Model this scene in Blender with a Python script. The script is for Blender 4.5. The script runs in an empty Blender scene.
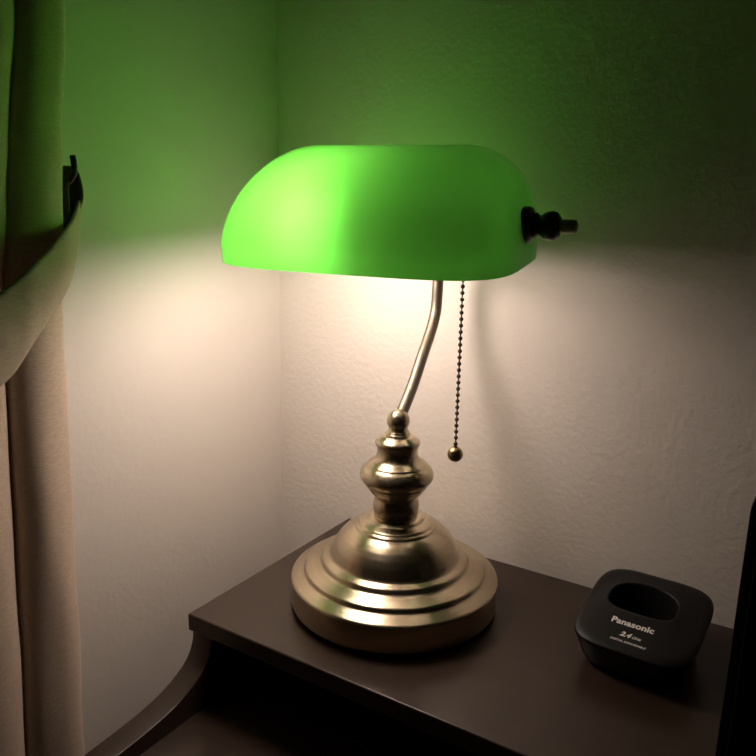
import bpy, bmesh, math, random
from mathutils import Vector, Matrix, noise
random.seed(4)
PI = math.pi
S = bpy.context.scene
COL = S.collection

# ------------------------------------------------------------------ helpers
def link(o, parent=None):
    COL.objects.link(o)
    if parent is not None:
        o.parent = parent
    return o

def mesh_obj(name, verts, faces, mat, parent=None, smooth=True, loc=(0, 0, 0), midx=None):
    me = bpy.data.meshes.new(name)
    me.from_pydata([tuple(v) for v in verts], [], faces)
    bm = bmesh.new(); bm.from_mesh(me)
    bmesh.ops.recalc_face_normals(bm, faces=bm.faces)
    bm.to_mesh(me); bm.free()
    for m in (mat if isinstance(mat, (list, tuple)) else [mat]):
        me.materials.append(m)
    if midx:
        for p, i in zip(me.polygons, midx):
            p.material_index = i
    for p in me.polygons:
        p.use_smooth = smooth
    o = bpy.data.objects.new(name, me)
    o.location = loc
    return link(o, parent)

def thing(name, label, cat, loc=(0, 0, 0), rz=0.0, group=None):
    o = bpy.data.objects.new(name, None)
    o.empty_display_size = 0.02
    o.location = loc; o.rotation_euler = (0, 0, rz)
    o['label'] = label; o['category'] = cat
    if group: o['group'] = group
    return link(o)

def structure(o):
    o['kind'] = 'structure'
    return o

def weighted(o, angle=35):
    """keep smooth shading but split it at hard creases"""
    me = o.data
    bm = bmesh.new(); bm.from_mesh(me)
    for e in bm.edges:
        if len(e.link_faces) == 2 and e.calc_face_angle(0) > math.radians(angle):
            e.smooth = False
    bm.to_mesh(me); bm.free()
    return o

def box(name, lo, hi, mat, parent=None, bevel=0.0, seg=3):
    bm = bmesh.new()
    bmesh.ops.create_cube(bm, size=1)
    for v in bm.verts:
        v.co = Vector([(l + h) / 2 + c * (h - l) for c, l, h in zip(v.co, lo, hi)])
    if bevel > 0:
        bmesh.ops.bevel(bm, geom=bm.edges[:], offset=bevel, segments=seg, profile=.5, affect='EDGES')
    me = bpy.data.meshes.new(name); bm.to_mesh(me); bm.free()
    me.materials.append(mat)
    for p in me.polygons: p.use_smooth = bevel > 0
    o = bpy.data.objects.new(name, me)
    link(o, parent)
    if bevel > 0:
        wn = o.modifiers.new('normals', 'WEIGHTED_NORMAL'); wn.weight = 100; wn.mode = 'FACE_AREA'
    return o

def catmull(pts, n=6):
    pts = [Vector(p) for p in pts]
    out = []
    for i in range(len(pts) - 1):
        p0 = pts[max(i - 1, 0)]; p1 = pts[i]; p2 = pts[i + 1]; p3 = pts[min(i + 2, len(pts) - 1)]
        for k in range(n):
            t = k / n
            out.append(0.5 * ((2 * p1) + (-p0 + p2) * t + (2 * p0 - 5 * p1 + 4 * p2 - p3) * t * t + (-p0 + 3 * p1 - 3 * p2 + p3) * t ** 3))
    out.append(pts[-1])
    return out

def lathe_data(profile, n=96):
    """profile: list of (r, z) from bottom to top, around local Z"""
    V, F, rings = [], [], []
    for r, z in profile:
        if r < 1e-6:
            V.append((0, 0, z)); rings.append([len(V) - 1])
        else:
            i0 = len(V)
            for k in range(n):
                a = 2 * PI * k / n
                V.append((r * math.cos(a), r * math.sin(a), z))
            rings.append(list(range(i0, i0 + n)))
    for A, B in zip(rings[:-1], rings[1:]):
        if len(A) == 1 and len(B) == 1: continue
        for k in range(n):
            k2 = (k + 1) % n
            if len(A) == 1: F.append((A[0], B[k2], B[k]))
            elif len(B) == 1: F.append((A[k], A[k2], B[0]))
            else: F.append((A[k], A[k2], B[k2], B[k]))
    return V, F

def rounded(profile, rad=0.0008, n=3):
    """fillet the corners of a lathe profile"""
    P = [Vector((a, b)) for a, b in profile]
    out = [P[0]]
    for i in range(1, len(P) - 1):
        a, b, c = P[i - 1], P[i], P[i + 1]
        d1 = (a - b); d2 = (c - b)
        r = min(rad, d1.length * .4, d2.length * .4)
        s = b + d1.normalized() * r; e = b + d2.normalized() * r
        for k in range(n + 1):
            t = k / n
            out.append(s * (1 - t) ** 2 + b * 2 * t * (1 - t) + e * t * t)
    out.append(P[-1])
    return [(v.x, v.y) for v in out]

def lathe(name, profile, mat, parent=None, n=96, axis='Z', loc=(0, 0, 0), rz=0.0, crease=40):
    V, F = lathe_data(profile, n)
    if axis == 'X':
        V = [(z, x, y) for x, y, z in V]
    o = mesh_obj(name, V, F, mat, parent, True, loc)
    o.rotation_euler = (0, 0, rz)
    return weighted(o, crease)

def tube_data(path, rad, n=20, cap=True):
    path = [Vector(p) for p in path]
    V, F = [], []
    t0 = (path[1] - path[0]).normalized()
    up = Vector((0, 0, 1)) if abs(t0.z) < .9 else Vector((1, 0, 0))
    nrm = (up - t0 * up.dot(t0)).normalized()
    for i, p in enumerate(path):
        t = (path[min(i + 1, len(path) - 1)] - path[max(i - 1, 0)]).normalized()
        nrm = (nrm - t * nrm.dot(t)).normalized()
        b = t.cross(nrm)
        r = rad[i] if isinstance(rad, (list, tuple)) else rad
        for k in range(n):
            a = 2 * PI * k / n
            V.append(p + nrm * (r * math.cos(a)) + b * (r * math.sin(a)))
    for i in range(len(path) - 1):
        for k in range(n):
            k2 = (k + 1) % n
            F.append((i * n + k, i * n + k2, (i + 1) * n + k2, (i + 1) * n + k))
    if cap:
        F.append(tuple(range(n - 1, -1, -1)))
        F.append(tuple(range((len(path) - 1) * n, len(path) * n)))
    return V, F

def tube(name, path, rad, mat, parent=None, n=20):
    V, F = tube_data(path, rad, n)
    return weighted(mesh_obj(name, V, F, mat, parent, True), 60)

# ------------------------------------------------------------------ materials
def new_mat(name):
    m = bpy.data.materials.new(name); m.use_nodes = True
    nt = m.node_tree
    return m, nt, nt.nodes['Principled BSDF'], nt.nodes['Material Output']

def principled(name, col, rough=.5, metal=0.0, spec=.5, **kw):
    m, nt, b, o = new_mat(name)
    b.inputs['Base Color'].default_value = (*col, 1)
    b.inputs['Roughness'].default_value = rough
    b.inputs['Metallic'].default_value = metal
    b.inputs['Specular IOR Level'].default_value = spec
    for k, v in kw.items():
        b.inputs[k].default_value = v
    return m

def add_bump(m, scale, strength, dist, detail=3, rough=.55, stretch=(1, 1, 1), rot=(0, 0, 0)):
    nt = m.node_tree; b = nt.nodes['Principled BSDF']
    tc = nt.nodes.new('ShaderNodeTexCoord'); mp = nt.nodes.new('ShaderNodeMapping')
    mp.inputs['Scale'].default_value = stretch; mp.inputs['Rotation'].default_value = rot
    nz = nt.nodes.new('ShaderNodeTexNoise')
    nz.inputs['Scale'].default_value = scale; nz.inputs['Detail'].default_value = detail
    nz.inputs['Roughness'].default_value = rough
    bp = nt.nodes.new('ShaderNodeBump')
    bp.inputs['Strength'].default_value = strength; bp.inputs['Distance'].default_value = dist
    L = nt.links.new
    L(tc.outputs['Object'], mp.inputs['Vector']); L(mp.outputs['Vector'], nz.inputs['Vector'])
    L(nz.outputs['Fac'], bp.inputs['Height'])
    for old in list(b.inputs['Normal'].links):
        L(old.from_socket, bp.inputs['Normal'])
    L(bp.outputs['Normal'], b.inputs['Normal'])
    return nz

def tint_noise(m, c1, c2, scale, detail=3, stretch=(1, 1, 1), rot=(0, 0, 0)):
    nt = m.node_tree; b = nt.nodes['Principled BSDF']; L = nt.links.new
    tc = nt.nodes.new('ShaderNodeTexCoord'); mp = nt.nodes.new('ShaderNodeMapping')
    mp.inputs['Scale'].default_value = stretch; mp.inputs['Rotation'].default_value = rot
    nz = nt.nodes.new('ShaderNodeTexNoise'); nz.inputs['Scale'].default_value = scale; nz.inputs['Detail'].default_value = detail
    rp = nt.nodes.new('ShaderNodeValToRGB')
    rp.color_ramp.elements[0].color = (*c1, 1); rp.color_ramp.elements[1].color = (*c2, 1)
    rp.color_ramp.elements[0].position = .3; rp.color_ramp.elements[1].position = .7
    L(tc.outputs['Object'], mp.inputs['Vector']); L(mp.outputs['Vector'], nz.inputs['Vector'])
    L(nz.outputs['Fac'], rp.inputs['Fac']); L(rp.outputs['Color'], b.inputs['Base Color'])

WALL = principled('painted_plaster', (.79, .745, .69), .75, spec=.25)
add_bump(WALL, 185, .40, .0014, 2, .5)
WALL_L = principled('painted_plaster_smooth', (.79, .745, .69), .75, spec=.25)
add_bump(WALL_L, 150, .22, .001, 3, .5)
CEIL = principled('ceiling_paint', (.75, .73, .70), .85, spec=.2)
FLOOR = principled('floor_wood', (.12, .075, .045), .45)
tint_noise(FLOOR, (.10, .06, .035), (.16, .10, .06), 6, 4, (1, 12, 1))

DESK = principled('dark_brown_laminate', (.036, .022, .015), .30, spec=.5)
tint_noise(DESK, (.034, .0205, .0145), (.042, .0265, .0185), 8, 4, (1, 16, 16))
add_bump(DESK, 900, .05, .0003, 2)

def brushed(name, c1, c2, rough, aniso, rot=0.0):
    m, nt, b, o = new_mat(name); L = nt.links.new
    b.inputs['Metallic'].default_value = 1.0
    b.inputs['Roughness'].default_value = rough
    b.inputs['Anisotropic'].default_value = aniso
    b.inputs['Anisotropic Rotation'].default_value = rot
    tg = nt.nodes.new('ShaderNodeTangent'); tg.direction_type = 'RADIAL'; tg.axis = 'Z'
    L(tg.outputs['Tangent'], b.inputs['Tangent'])
    # fine concentric turning lines: noise over (radius, height)
    tc = nt.nodes.new('ShaderNodeTexCoord'); sx = nt.nodes.new('ShaderNodeSeparateXYZ')
    L(tc.outputs['Object'], sx.inputs[0])
    cx = nt.nodes.new('ShaderNodeCombineXYZ'); L(sx.outputs['X'], cx.inputs['X']); L(sx.outputs['Y'], cx.inputs['Y'])
    ln = nt.nodes.new('ShaderNodeVectorMath'); ln.operation = 'LENGTH'; L(cx.outputs[0], ln.inputs[0])
    c2n = nt.nodes.new('ShaderNodeCombineXYZ'); L(ln.outputs['Value'], c2n.inputs['X']); L(sx.outputs['Z'], c2n.inputs['Y'])
    nz = nt.nodes.new('ShaderNodeTexNoise'); nz.inputs['Scale'].default_value = 1400; nz.inputs['Detail'].default_value = 2
    L(c2n.outputs[0], nz.inputs['Vector'])
    bp = nt.nodes.new('ShaderNodeBump'); bp.inputs['Strength'].default_value = .12; bp.inputs['Distance'].default_value = .0003
    L(nz.outputs['Fac'], bp.inputs['Height']); L(bp.outputs['Normal'], b.inputs['Normal'])
    n2 = nt.nodes.new('ShaderNodeTexNoise'); n2.inputs['Scale'].default_value = 320; n2.inputs['Detail'].default_value = 3
    L(c2n.outputs[0], n2.inputs['Vector'])
    rp = nt.nodes.new('ShaderNodeValToRGB')
    rp.color_ramp.elements[0].color = (*c1, 1); rp.color_ramp.elements[1].color = (*c2, 1)
    L(n2.outputs['Fac'], rp.inputs['Fac']); L(rp.outputs['Color'], b.inputs['Base Color'])
    return m
BRASS = brushed('brushed_antique_brass', (.48, .405, .29), (.60, .515, .38), .25, .65, .25)
STEMM = principled('satin_antique_brass', (.24, .21, .165), .45, 1.0)
BALLM = principled('aged_brass', (.40, .31, .17), .30, 1.0)
CHAINM = principled('dark_bronze_chain', (.12, .095, .065), .38, 1.0)
BLACKM = principled('black_bronze', (.012, .010, .008), .32, .0, spec=.6)
PINM = principled('grey_brass_pin', (.42, .39, .28), .45, .6)
FELT = principled('black_felt', (.006, .006, .006), .95, spec=.1)
SOCK = principled('socket_brass', (.35, .28, .17), .35, 1.0)
COLLAR = principled('bulb_collar_plastic', (.75, .74, .72), .5)

def glass_side(name, diff, trans, fwd, rough, gloss):
    """pressed glass: part of the light is fully scattered, part keeps going forward"""
    m, nt, b, o = new_mat(name); L = nt.links.new
    nt.nodes.remove(b)
    d = nt.nodes.new('ShaderNodeBsdfDiffuse'); d.inputs['Color'].default_value = (*diff, 1)
    t = nt.nodes.new('ShaderNodeBsdfTranslucent'); t.inputs['Color'].default_value = (*trans, 1)
    f = nt.nodes.new('ShaderNodeBsdfRefraction'); f.inputs['Color'].default_value = (*fwd, 1)
    f.inputs['Roughness'].default_value = rough; f.inputs['IOR'].default_value = 1.25
    a = nt.nodes.new('ShaderNodeAddShader'); a2 = nt.nodes.new('ShaderNodeAddShader')
    L(d.outputs[0], a.inputs[0]); L(t.outputs[0], a.inputs[1])
    L(a.outputs[0], a2.inputs[0]); L(f.outputs[0], a2.inputs[1])
    out = a2.outputs[0]
    if gloss:
        g = nt.nodes.new('ShaderNodeBsdfGlossy'); g.inputs['Roughness'].default_value = .42
        fr = nt.nodes.new('ShaderNodeFresnel'); fr.inputs['IOR'].default_value = 1.35
        mx = nt.nodes.new('ShaderNodeMixShader')
        L(fr.outputs[0], mx.inputs[0]); L(out, mx.inputs[1]); L(g.outputs[0], mx.inputs[2])
        out = mx.outputs[0]
    L(out, o.inputs['Surface'])
    return m
def shade_outer():
    return glass_side('green_glass_outside', (.008, .075, .006), (.056, .25, .024), (.043, .25, .028), 1.0, True)
def shade_inner():
    return glass_side('white_glass_inside', (.58, .58, .56), (.14, .14, .135), (.17, .17, .165), 1.0, False)
SH_OUT, SH_IN = shade_outer(), shade_inner()

def bulb_mat():
    m, nt, b, o = new_mat('warm_bulb_glow'); L = nt.links.new
    b.inputs['Base Color'].default_value = (.8, .8, .8, 1)
    b.inputs['Emission Color'].default_value = (1.0, .79, .69, 1)
    b.inputs['Emission Strength'].default_value = BULB
    return m
BULB = 47.0
BULBM = bulb_mat()

PLASTIC = principled('black_satin_plastic', (.0055, .0053, .0054), .40, spec=.32)
add_bump(PLASTIC, 2200, .12, .0002, 2)
RECESS = principled('black_recess_plastic', (.006, .006, .006), .5, spec=.3)
INK = principled('silver_print', (.85, .83, .80), .5)
SPKM = principled('black_cabinet_vinyl', (.006, .006, .006), .6, spec=.25)
GRILL = principled('black_grille_cloth', (.004, .004, .004), .9, spec=.1)
CHROME = principled('steel_contact', (.6, .6, .6), .3, 1.0)

def cloth(name, col, weave=True):
    m = principled(name, col, .9, spec=.15)
    c1 = tuple(c * .90 for c in col); c2 = tuple(c * 1.1 for c in col)
    tint_noise(m, c1, c2, 420, 3, (1, .35, 1.5), (.7, 0, 0))
    add_bump(m, 900, .45, .0006, 3, .6, (1, .3, 1.6), (.7, 0, 0))
    m.node_tree.nodes['Principled BSDF'].inputs['Sheen Weight'].default_value = .15
    return m
CURT = cloth('taupe_curtain_cloth', (.60, .48, .38))
BAND = cloth('taupe_tieback_cloth', (.56, .45, .355))
LOOP = principled('dark_ribbon', (.055, .050, .035), .7)
HOOK = principled('dark_hook_metal', (.04, .035, .03), .4, 1.0)

# ------------------------------------------------------------------ the room
RX, RY, ZF, ZC = 3.2, -2.9, -.82, 1.68
T = .08
structure(box('wall_left', (-T, RY, ZF), (0, T, ZC), WALL_L))
structure(box('wall_back', (0, 0, ZF), (RX, T, ZC), WALL))
structure(box('floor', (-T, RY - T, ZF - T), (RX + T, T, ZF), FLOOR))
structure(box('ceiling', (-T, RY - T, ZC), (RX + T, T, ZC + T), CEIL))
structure(box('wall_right', (RX, RY, ZF), (RX + T, T, ZC), WALL))
structure(box('wall_front', (-T, RY - T, ZF), (RX + T, RY, ZC), WALL))

# ------------------------------------------------------------------ the desk
GX, GD = .0974, .2424
DR = 1.25
desk = thing('desk', 'dark brown desk with raised back shelf and curved side panel, standing in the corner', 'desk', (GX, 0, ZF))
def to_desk(o):
    o.parent = desk; o.location = (-GX, 0, -ZF); return o
to_desk(box('top_shelf', (GX, -GD, -.0155), (DR, -.004, 0), DESK, bevel=.0016))
front = [(-.2400, -.0155), (-.2412, -.024), (-.2445, -.0325), (-.2500, -.0392), (-.2580, -.0448), (-.2680, -.0498),
         (-.2800, -.0540), (-.2940, -.0568), (-.3100, -.0588), (-.3300, -.0603), (-.3540, -.0618), (-.42, -.066), (-.51, -.071), (-.525, -.078), (-.53, -.09)]
fr = [(v.x, v.y) for v in catmull([(a, b, 0) for a, b in front], 4)]
prof = fr + [(-.53, ZF), (-.012, ZF), (-.012, -.0155)]
def side_panel(x0, x1):
    bm = bmesh.new()
    va = [bm.verts.new((x0, y, z)) for y, z in prof]
    vb = [bm.verts.new((x1, y, z)) for y, z in prof]
    n = len(prof)
    bm.faces.new(va); bm.faces.new(vb[::-1])
    for k in range(n):
        bm.faces.new((va[k], vb[k], vb[(k + 1) % n], va[(k + 1) % n]))
    bmesh.ops.recalc_face_normals(bm, faces=bm.faces)
    ed = [e for e in bm.edges if len(e.link_faces) == 2 and any(len(f.verts) > 4 for f in e.link_faces)]
    bmesh.ops.bevel(bm, geom=ed, offset=.0012, segments=2, profile=.5, affect='EDGES')
    me = bpy.data.meshes.new('side_panel'); bm.to_mesh(me); bm.free()
    me.materials.append(DESK)
    for p in me.polygons: p.use_smooth = True
    o = bpy.data.objects.new('side_panel', me); link(o)
    weighted(o, 40)
    return to_desk(o)
side_panel(GX + .003, GX + .025)
side_panel(DR - .025, DR - .003)
ZW = -.0735
to_desk(box('writing_surface', (GX + .025, -.515, ZW - .02), (DR - .025, -.030, ZW), DESK, bevel=.0015))
to_desk(box('back_panel', (GX + .025, -.030, ZF + .25), (DR - .025, -.014, -.0155), DESK))
to_desk(box('front_rail', (GX + .025, -.505, ZW - .11), (DR - .025, -.487, ZW - .02), DESK, bevel=.001))

# ------------------------------------------------------------------ the lamp
LX, LY = .22866, -.12554
lamp = thing('bankers_lamp', 'brass desk lamp with glowing green glass shade and turned round base', 'lamp', (LX, LY, 0))
R0 = .0889
lathe('felt_pad', [(0, 0), (R0 - .003, 0), (R0 - .0022, .0012), (R0 - .0022, .0045), (0, .0045)], FELT, lamp, 128)
base_prof = [(0, .004), (R0 - .0008, .004), (R0, .0055), (R0, .0262), (R0 - .0007, .0276), (R0 - .0022, .0284)]
base_prof += [(.0800, .0312), (.0778, .0322), (.0771, .0338), (.0766, .0352), (.0754, .0360)]
base_prof += [(.0660, .0388), (.0635, .0400), (.0626, .0418), (.0618, .0432), (.0605, .0440)]
base_prof += [(.0562, .0456), (.0548, .0472)]
dome = [(.0540, .0500), (.0520, .0555), (.0490, .0605), (.0450, .0650), (.0405, .0687), (.0370, .0708)]
base_prof += dome + [(.0352, .0716), (.0347, .0726), (.0340, .0735), (.0322, .0742), (.0316, .0750), (.0308, .0759), (.0270, .0772), (.0240, .0781), (.0233, .0790), (.0226, .0798), (.0196, .0806), (.0, .0808)]
b = lathe('base', rounded(base_prof, .0006, 2), BRASS, lamp, 160, crease=55)
col_prof = [(0, .0800), (.0172, .0802), (.0182, .0815), (.0190, .0850), (.0194, .0890), (.0192, .0925), (.0183, .0955), (.0178, .0972),
            (.0184, .0987), (.0200, .1004), (.0222, .1028), (.0242, .1054), (.0256, .1076), (.0264, .1086), (.0265, .1096), (.0270, .1104), (.0288, .1120),
            (.0303, .1143), (.0309, .1168), (.0306, .1192), (.0296, .1216), (.0279, .1240), (.0262, .1256), (.0251, .1263), (.0248, .1272), (.0236, .1282), (.0212, .1299), (.0190, .1318), (.0176, .1342), (.0169, .1374),
            (.0172, .1405), (.0181, .1430), (.0187, .1450), (.0186, .1464), (.0172, .1482), (.0140, .1504), (.0112, .1516), (.0, .1518)]
lathe('column', [(v.x, v.y) for v in catmull([(a, c, 0) for a, c in col_prof], 3)], BRASS, lamp, 96, crease=60)
fin_prof = [(0, .1508), (.0104, .1510), (.0106, .1522), (.0102, .1530), (.0094, .1538), (.0096, .1545), (.0090, .1552), (.0082, .1562), (.0080, .1576)]
for k in range(0, 13):
    a = -.62 + k / 12 * (PI / 2 + .62)
    fin_prof.append((max((.0095) * math.cos(a), 0), .1640 + .0095 * math.sin(a)))
fin_prof[-1] = (0, fin_prof[-1][1])
lathe('finial', fin_prof, BRASS, lamp, 64, crease=60)

YAW, TILT = .1509, .0835
AX = Vector((math.cos(YAW), math.sin(YAW), 0)); BX = Vector((-math.sin(YAW), math.cos(YAW), 0))
SC = Vector((.2118, -.1344, .3109))            # middle of the shade
O = Vector((LX, LY, 0))
def rel(p): return Vector(p) - O
def sh(x, y, z): return SC + AX * x + BX * y + Vector((0, 0, z)) - O
stem_pts = [(.2287, -.1250, .1655), (.2271, -.1141, .1726), (.2243, -.0945, .1889), (.2219, -.0770, .2080), (.2192, -.0580, .2272),
            (.2176, -.0468, .2440), (.2172, -.0442, .2620), (.2172, -.0442, .2790)]
sp = [rel(p) for p in stem_pts] + [sh(.019, .080, -.0235), sh(.022, .068, -.0170), sh(.026, .050, -.0110), sh(.030, .026, -.004), sh(.031, .002, .001)]
tube('stem', catmull(sp, 6), .0049, STEMM, lamp, 28)
# socket, arm and right-hand shade fixing, all along the shade's own axis
SZ, BY = .0040, -.013
so = lathe('socket_with_baffle', rounded([(0, .0004), (.0140, .0004), (.0200, -.0040), (.0268, -.0085), (.0276, -.0080), (.0215, -.0020), (.0172, .0040), (.0165, .020), (.0150, .024), (.0172, .028), (.0172, .074), (.0150, .082), (.006, .086), (0, .086)], .001, 2), SOCK, lamp, 48, 'X', sh(0, BY, SZ), YAW)  # unseen flared cup added to keep bulb light off the shade's right half
tube('shade_arm', [sh(.084, BY, SZ), sh(.094, BY * .6, .006), sh(.103, 0, .0130), sh(.109, 0, .0152), sh(.116, 0, .0152)], .0036, SOCK, lamp, 16)
kn = lathe('shade_knob', [(x, y - .0035) for x, y in [(0, .1165), (.0126, .1165), (.0133, .1172), (.0133, .1215), (.0122, .1232), (.0100, .1240), (.0085, .1248), (.0092, .1262), (.0080, .1278), (.0072, .1290),
                          (.0078, .1305), (.0094, .1325), (.0103, .1352), (.0105, .1378), (.0099, .1405), (.0084, .1425), (.0064, .1436), (0, .1438)]], BLACKM, lamp, 48, 'X', sh(0, 0, .0152), YAW)
kn['label'] = 'black shade knob'
pin = lathe('pin', [(0, .1395), (.0047, .1395), (.0049, .1405), (.0049, .1490), (.0044, .1510), (.0025, .1520), (0, .1522)], PINM, lamp, 32, 'X', sh(0, 0, .0152), YAW)
# bulb
bp_ = []
for k in range(0, 25):
    a = PI - k / 24 * (PI * .74)
    bp_.append((max(.0285 * math.sin(a), 0), -.052 + .0285 * math.cos(a)))
bp_[0] = (0, bp_[0][1])
bulb = lathe('bulb', bp_ + [(.0196, -.0285), (.0180, -.0240), (0, -.0240)], BULBM, lamp, 64, 'X', sh(0, BY, SZ), YAW)
lathe('bulb_collar', [(0, -.0243), (.0183, -.0243), (.0180, -.021), (.0160, -.014), (.0142, -.006), (.0132, -.003), (.0132, 0), (0, 0)], COLLAR, bulb, 48, 'X')

# glass shade: a shell of green outside and white inside
A_, B_, H_, E1, AT, PX, MY, SK, RIDGE = .1170, .0769, .0702, 4.25, .0611, 2.04, 1.865, .0142, .0209
NT, NP = 160, 44
def shell(off):
    a0, b0, h0 = A_ - off, B_ - off, H_ - off
    rings = []
    def ring(A, B, z):
        out = []
        for k in range(NT):
            # sample by angle on the stretched oval so the narrow rings near the ridge stay even
            t = 2 * PI * k / NT
            c, s = math.cos(t), math.sin(t)
            r = 1 / (abs(c) ** E1 + abs(s) ** E1) ** (1 / E1)
            out.append((A * r * c, B * r * s + RIDGE * max(z, 0) / H_, z))
        return out
    for z in (-SK, -SK * .66, -SK * .33):
        rings.append(ring(a0, b0, z))
    for j in range(NP):
        t = math.sin((j / NP) * PI / 2)
        A = AT + (a0 - AT) * (1 - t ** PX) ** (1 / PX)
        B = b0 * (1 - t ** MY) ** (1 / MY)
        rings.append(ring(A, B, h0 * t))
    return rings, (0, RIDGE * h0 / H_, h0)
V, F, MI = [], [], []
def add_shell(rings, apex, mi):
    base = len(V)
    for r in rings: V.extend(r)
    for i in range(len(rings) - 1):
        for k in range(NT):
            k2 = (k + 1) % NT
            F.append((base + i * NT + k, base + i * NT + k2, base + (i + 1) * NT + k2, base + (i + 1) * NT + k)); MI.append(mi)
    # close along the ridge: join the two long sides of the last narrow ring
    l = base + (len(rings) - 1) * NT
    h = NT // 2
    for k in range(h):
        a, b_, c, d = l + k, l + k + 1, l + (NT - k - 1) % NT, l + (NT - k) % NT
        f = [a, b_, c] if k == 0 else ([a, b_, d] if k == h - 1 else [a, b_, c, d])
        F.append(tuple(f)); MI.append(mi)
    return base
w = .0028
o0 = add_shell(*shell(0), 0)
i0 = add_shell(*shell(w), 1)
for k in range(NT):
    k2 = (k + 1) % NT
    F.append((o0 + k, o0 + k2, i0 + k2, i0 + k)); MI.append(0)
shade = mesh_obj('shade', V, F, [SH_OUT, SH_IN], lamp, True, SC - O, MI)
shade.rotation_euler = (TILT, 0, YAW)
shade['label'] = 'green frosted glass shade'
weighted(shade, 50)

# pull chain: beads on a wire, a brass ball at the end
cx, cy = .2811, -.1239
V, F = tube_data([(cx - LX, cy - LY, .150), (cx - LX, cy - LY, .300)], .0006, 8)
V = [tuple(v) for v in V]
def add_ball(c, r, nu=12, nv=8):
    i0 = len(V)
    V.append((c[0], c[1], c[2] - r))
    for j in range(1, nv):
        f = -PI / 2 + PI * j / nv
        for k in range(nu):
            t = 2 * PI * k / nu
            V.append((c[0] + r * math.cos(f) * math.cos(t), c[1] + r * math.cos(f) * math.sin(t), c[2] + r * math.sin(f)))
    V.append((c[0], c[1], c[2] + r)); it = len(V) - 1
    for k in range(nu):
        F.append((i0, i0 + 1 + (k + 1) % nu, i0 + 1 + k))
        F.append((it, i0 + 1 + (nv - 2) * nu + k, i0 + 1 + (nv - 2) * nu + (k + 1) % nu))
    for j in range(nv - 2):
        for k in range(nu):
            a = i0 + 1 + j * nu
            F.append((a + k, a + (k + 1) % nu, a + nu + (k + 1) % nu, a + nu + k))
nb = 30
for k in range(nb):
    add_ball((cx - LX, cy - LY, .1538 + k * .00500), .00172)
chain = mesh_obj('pull_chain', V, F, CHAINM, lamp)
pb = [(0, .1388)]
for k in range(1, 24):
    a = -PI / 2 + PI * k / 24
    pb.append((.0062 * math.cos(a), .1450 + .0062 * math.sin(a)))
pb[-1] = (.0016, pb[-1][1]); pb += [(.0017, .1523), (0, .1524)]
lathe('pull_ball', pb, BALLM, chain, 40, loc=(cx - LX, cy - LY, 0))

# ------------------------------------------------------------------ phone cradle
CX, CY = .4305, -.0870
cr = thing('phone_cradle', 'small black cordless phone charging cradle with empty slot, on the shelf right of the lamp', 'phone charger', (CX, CY, 0), -.03)
def sup(t, a, bt, bb, et, eb):
    c, s = math.cos(t), math.sin(t)
    b_, e = (bt, et) if s >= 0 else (bb, eb)
    r = 1 / ((abs(c) / a) ** e + (abs(s) / b_) ** e) ** (1 / e)
    return r * c, r * s
N = 96
def lipz(y): return .0342 + .2 * y            # sloped top, higher at the back
rings = []
def oring(scale, zf, e=4.4):
    out = []
    for k in range(N):
        x, y = sup(2 * PI * k / N, 0.0452 * scale, .0480 * scale, .0480 * scale, e, e)
        out.append((x, y, zf(y)))
    return out
rings.append(oring(.76, lambda y: 0))
rings.append(oring(.79, lambda y: .0012))
for f in (.25, .5, .75):
    rings.append(oring(.79 + (.965 - .79) * f ** .7, lambda y, f=f: .0012 + (lipz(y) - .0040 - .0012) * f))
rings.append(oring(.985, lambda y: lipz(y) - .0028))
rings.append(oring(.996, lambda y: lipz(y) - .0008))
rings.append(oring(1.0, lambda y: lipz(y) + .0001))
rings.append(oring(.995, lambda y: lipz(y) + .0010))
rings.append(oring(.985, lambda y: lipz(y) + .0016))
OC = (-.0035, .0090)
def opening(k, s=1.0):
    x, y = sup(2 * PI * k / N, .0270 * s, .0205 * s, .0165 * s, 2.2, 3.4)
    return OC[0] + x, OC[1] + y
last = rings[-1]
for f in (.2, .4, .6, .8, .93):
    row = []
    for k in range(N):
        ox, oy = opening(k)
        a = last[k]
        x = a[0] + (ox - a[0]) * f; y = a[1] + (oy - a[1]) * f
        row.append((x, y, lipz(y) + .0017 + .0030 * f ** 1.3))
    rings.append(row)
row = []
for k in range(N):
    x, y = opening(k, .99); row.append((x, y, lipz(y) + .0049))
rings.append(row)
nout = len(rings)
for s, dz in ((.96, .0046), (.945, .0030), (.93, -.006), (.90, -.018)):
    row = []
    for k in range(N):
        x, y = opening(k, s); row.append((x, y, lipz(y) + dz if dz > -.01 else .0180))
    rings.append(row)
V, F, MI = [], [], []
for r in rings: V.extend(r)
for i in range(len(rings) - 1):
    for k in range(N):
        k2 = (k + 1) % N
        F.append((i * N + k, i * N + k2, (i + 1) * N + k2, (i + 1) * N + k)); MI.append(1 if i >= nout + 1 else 0)
F.append(tuple(range(N - 1, -1, -1))); MI.append(0)
F.append(tuple(range((len(rings) - 1) * N, len(rings) * N))); MI.append(1)
mesh_obj('housing', V, F, [PLASTIC, RECESS], cr, True, midx=MI)
weighted(cr.children[0], 60)
for sx in (-.010, .010):
    box('charging_contact', (OC[0] + sx - .0015, OC[1] - .004, .0180), (OC[0] + sx + .0015, OC[1] + .004, .0200), CHROME, cr, bevel=.0004)

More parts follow.
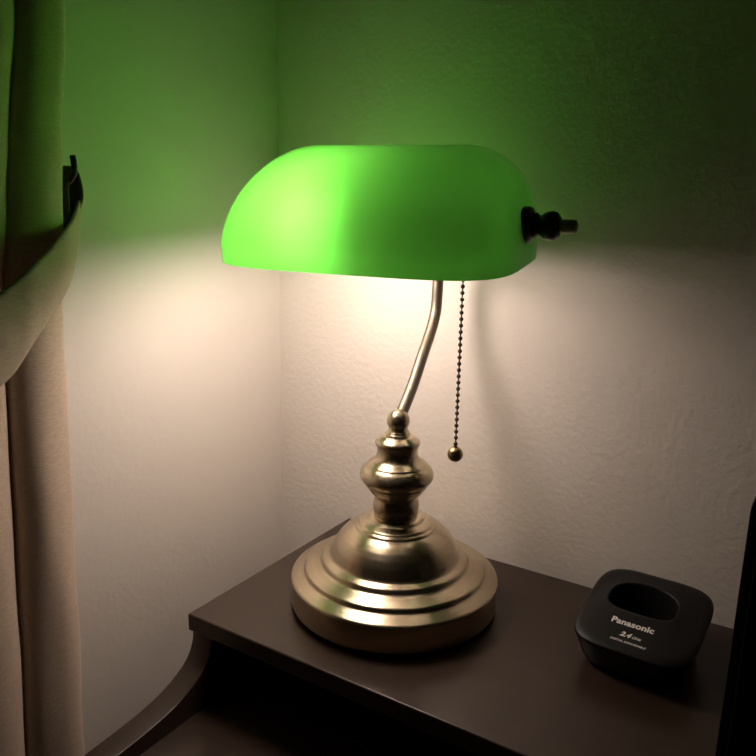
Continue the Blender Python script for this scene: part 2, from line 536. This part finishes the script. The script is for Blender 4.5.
def lettering(name, text, width, xc, y, shear=0.0, bold=0.0, spacing=1.0, zoff=.00025):
    cu = bpy.data.curves.new(name, 'FONT')
    cu.body = text; cu.size = 1; cu.align_x = 'CENTER'; cu.align_y = 'BOTTOM_BASELINE'
    cu.shear = shear; cu.offset = bold; cu.space_character = spacing; cu.resolution_u = 3
    tmp = bpy.data.objects.new(name, cu); COL.objects.link(tmp)
    dg = bpy.context.evaluated_depsgraph_get()
    me = bpy.data.meshes.new_from_object(tmp.evaluated_get(dg))
    COL.objects.unlink(tmp); bpy.data.objects.remove(tmp)
    me.name = name
    xs = [v.co.x for v in me.vertices]
    k = width / (max(xs) - min(xs)); mid = (max(xs) + min(xs)) / 2
    for v in me.vertices:
        lx = (v.co.x - mid) * k; ly = v.co.y * k
        yy = y + ly
        # front face of the cradle: from the lip up to the edge of the slot
        y0, z0 = -.0465, lipz(-.0465) + .0017
        y1, z1 = -.0069, lipz(-.0069) + .0047
        f = max(0, (yy - y0) / (y1 - y0))
        v.co = (xc + lx, yy, lipz(yy) + .0017 + .0030 * min(f, 1) ** 1.3 + zoff)
    me.materials.clear(); me.materials.append(INK)
    o = bpy.data.objects.new(name, me)
    return link(o, cr)
lettering('lettering', 'Panasonic', .0315, -.0030, -.0215, bold=.034, spacing=1.03)['label'] = 'large silver lettering'
lettering('lettering', '2.4', .0086, -.0046, -.0322, shear=.30, bold=.045)['label'] = 'bold slanted silver numerals'
lettering('lettering', 'GHz', .0068, .0036, -.0320, shear=.30, bold=.02)['label'] = 'small slanted silver lettering'
lettering('lettering', 'DIGITAL EXPANDABLE', .0262, -.0010, -.0380, shear=.28, bold=.025)['label'] = 'lowest line of tiny silver lettering'

# ------------------------------------------------------------------ black speaker at the right edge
spk = thing('speaker', 'black upright speaker with rounded top corner at the right edge, beside the phone cradle', 'speaker', (.5035, -.212, 0))
def rbox(name, w, d, z0, z1, r, y0, mat, parent, x0=0.0):
    bm = bmesh.new()
    bmesh.ops.create_cube(bm, size=1)
    for v in bm.verts:
        v.co = Vector((x0 + w / 2 + v.co.x * w, y0 + d / 2 + v.co.y * d, (z0 + z1) / 2 + v.co.z * (z1 - z0)))
    top = [e for e in bm.edges if abs(e.verts[0].co.y - e.verts[1].co.y) > d * .5 and e.verts[0].co.z > (z0 + z1) / 2]
    bmesh.ops.bevel(bm, geom=top, offset=r, segments=10, profile=.5, affect='EDGES')
    rest = [e for e in bm.edges if len(e.link_faces) == 2 and e.calc_face_angle(0) > 1.0]
    bmesh.ops.bevel(bm, geom=rest, offset=.0012, segments=2, profile=.5, affect='EDGES')
    me = bpy.data.meshes.new(name); bm.to_mesh(me); bm.free()
    me.materials.append(mat)
    for p in me.polygons: p.use_smooth = True
    o = bpy.data.objects.new(name, me); link(o, parent); weighted(o, 45)
    return o
rbox('cabinet', .098, .105, .004, .205, .022, 0, SPKM, spk)
rbox('grille', .086, .004, .010, .199, .018, -.004, GRILL, spk, .006)
box('foot', (.008, .008, 0), (.09, .097, .0045), SPKM, spk, bevel=.001)

# ------------------------------------------------------------------ curtain
def lerp_table(tab, z):
    if z <= tab[0][0]: return tab[0][1]
    for (a, va), (b_, vb) in zip(tab[:-1], tab[1:]):
        if z <= b_:
            t = (z - a) / (b_ - a); t = t * t * (3 - 2 * t)
            return va + (vb - va) * t
    return tab[-1][1]
EDGE = [(-.80, -.332), (-.10, -.3070), (.02, -.3020), (.13, -.2980), (.215, -.2955), (.27, -.2935), (.335, -.2870), (.37, -.2840), (.47, -.2750), (.8, -.270), (1.6, -.269)]
FW = [(-.8, .060), (-.06, .0540), (.075, .0525), (.17, .0515), (.22, .0510), (.29, .0480), (.34, .0460), (.40, .0420), (.46, .0390), (.8, .041), (1.6, .046)]
AMP = [(-.8, .024), (.0, .0195), (.20, .0165), (.29, .0145), (.36, .0140), (.5, .0145), (1.6, .020)]
NF, NS, NZ = 5, 26, 150
V, F = [], []
zs = [ZF + .02 + (1.60 - ZF - .02) * j / NZ for j in range(NZ + 1)]
for z in zs:
    e = lerp_table(EDGE, z); fw = lerp_table(FW, z); am = lerp_table(AMP, z)
    for i in range(NF * NS + 1):
        u = i / NS
        s = u * fw
        k = int(min(u, NF - 1e-6))
        ph = u + .10 * noise.noise(Vector((k * 3.1, 0, z * 2.0)))* math.sin(PI * (u - k))
        fr_ = min(max(ph - k, 0), 1)
        x = .034 + am * math.sin(PI * fr_ ** 1.12) ** .42
        x += .0020 * noise.noise(Vector((u * 2.2, 4.0, z * 9)))
        if u < .12: x -= (.12 - u) * .06
        V.append((x, e - s, z))
n = NF * NS + 1
for j in range(NZ):
    for i in range(n - 1):
        F.append((j * n + i, j * n + i + 1, (j + 1) * n + i + 1, (j + 1) * n + i))
cur = mesh_obj('curtain', V, F, CURT)
md = cur.modifiers.new('thickness', 'SOLIDIFY'); md.thickness = .0016; md.offset = -1
cur['label'] = 'long taupe curtain hanging in folds at the left wall, gathered by a cloth tieback'
cur['category'] = 'curtain'

# tieback: a broad cloth band from the wall hook, down and round the front of the curtain
tb = thing('curtain_tieback', 'taupe cloth tieback band slung round the curtain from a dark loop', 'curtain tieback', (0, -.26, .34))
TBO = Vector((0, -.26, .34))
UP = [(.012, -.2525, .3468), (.036, -.2795, .3253), (.058, -.3048, .3162), (.071, -.3276, .3050), (.079, -.3473, .2956), (.082, -.3642, .2857), (.086, -.3844, .2750), (.088, -.4087, .2614), (.088, -.45, .25), (.088, -.50, .245), (.085, -.545, .243), (.072, -.585, .242), (.05, -.600, .242), (.012, -.606, .242)]
LO = [(.012, -.2552, .3362), (.036, -.2837, .2865), (.058, -.3104, .2710), (.071, -.3345, .2555), (.079, -.3539, .2416), (.082, -.3686, .2286), (.086, -.3904, .2180), (.088, -.4150, .2051), (.088, -.455, .195), (.088, -.503, .19), (.085, -.548, .188), (.072, -.587, .187), (.05, -.602, .187), (.012, -.608, .187)]
U_, L_ = catmull(UP, 6), catmull(LO, 6)
V, F = [], []
M = 14
for a, c in zip(U_, L_):
    for j in range(M + 1):
        f = j / M
        p = a.lerp(c, f)
        bulge = math.sin(PI * f) * .004 * min(1, (a - c).length / .05)
        p = p + Vector((bulge, 0, 0)) + Vector((.0012 * noise.noise(p * 60), 0, 0))
        V.append(p - TBO)
for i in range(len(U_) - 1):
    for j in range(M):
        a = i * (M + 1) + j
        F.append((a, a + 1, a + M + 2, a + M + 1))
bd = mesh_obj('band', V, F, BAND, tb)
md = bd.modifiers.new('thickness', 'SOLIDIFY'); md.thickness = .0022; md.offset = 0

def ribbon(name, path, wide, thin, mat, parent):
    """soft flat strip: an oval swept along a path, broad side across the wall"""
    path = [Vector(p) for p in path]
    n = 14; V, F = [], []
    for i, p in enumerate(path):
        t = (path[min(i + 1, len(path) - 1)] - path[max(i - 1, 0)]).normalized()
        a = Vector((1, 0, 0)); a = (a - t * a.dot(t)).normalized(); b = t.cross(a)
        for k in range(n):
            q = 2 * PI * k / n
            V.append(p + a * (wide * math.cos(q)) + b * (thin * math.sin(q)))
    for i in range(len(path) - 1):
        for k in range(n):
            F.append((i * n + k, i * n + (k + 1) % n, (i + 1) * n + (k + 1) % n, (i + 1) * n + k))
    F.append(tuple(range(n))); F.append(tuple(range((len(path) - 1) * n, len(path) * n)))
    return mesh_obj(name, V, F, mat, parent)
lp = catmull([(.024, -.2800, .3090), (.023, -.2795, .3250), (.022, -.2790, .3400), (.021, -.2765, .3530), (.020, -.2715, .3590), (.019, -.2665, .3560), (.018, -.2635, .3470), (.017, -.2625, .3390), (.016, -.2645, .3320), (.020, -.2720, .3240)], 6)
lo_ = ribbon('loop', [p - TBO for p in lp], .0085, .0026, LOOP, tb)
lo_['label'] = 'dark loop'
hk = thing('wall_hook', 'dark metal hook on the left wall holding the curtain tieback loop', 'hook', (0, -.2745, .3500))
lathe('plate', [(0, 0), (.009, 0), (.009, .002), (.007, .003), (0, .003)], HOOK, hk, 32, 'X')
tube('hook_arm', catmull([(.002, 0, 0), (.014, 0, -.001), (.026, 0, .0), (.034, -.001, .006), (.0355, -.0015, .013), (.0345, -.0015, .0185)], 6), .0022, HOOK, hk, 12)

# camera -------------------------------------------------------------
yaw, pitch, roll, FPX = -.5633220956, .2401584910, .0201128048, 776.725
cam = bpy.data.cameras.new('camera'); co = bpy.data.objects.new('camera', cam); COL.objects.link(co)
f = Vector((math.sin(yaw) * math.cos(pitch), math.cos(yaw) * math.cos(pitch), -math.sin(pitch)))
r = Vector((math.cos(yaw), -math.sin(yaw), 0)); u = r.cross(f)
r2 = r * math.cos(roll) + u * math.sin(roll); u2 = -r * math.sin(roll) + u * math.cos(roll)
m = Matrix((r2, u2, -f)).transposed().to_4x4(); m.translation = Vector((.5416613308, -.6538112135, .35))
co.matrix_world = m
cam.sensor_fit = 'HORIZONTAL'; cam.sensor_width = 36; cam.lens = 36 * FPX / 756; cam.clip_start = .01
S.camera = co

wd = bpy.data.worlds.new('world'); S.world = wd; wd.use_nodes = True
wd.node_tree.nodes['Background'].inputs[0].default_value = (.01, .009, .008, 1)
S.view_settings.view_transform = 'Standard'; S.view_settings.look = 'None'
S.view_settings.exposure = .05; S.view_settings.gamma = 1; S.view_settings.use_curve_mapping = False
S.cycles.max_bounces = 14; S.cycles.diffuse_bounces = 10; S.cycles.glossy_bounces = 5; S.cycles.transmission_bounces = 8
S.cycles.sample_clamp_indirect = 20; S.cycles.use_denoising = True
try:
    S.cycles.use_guiding = True
except Exception:
    pass
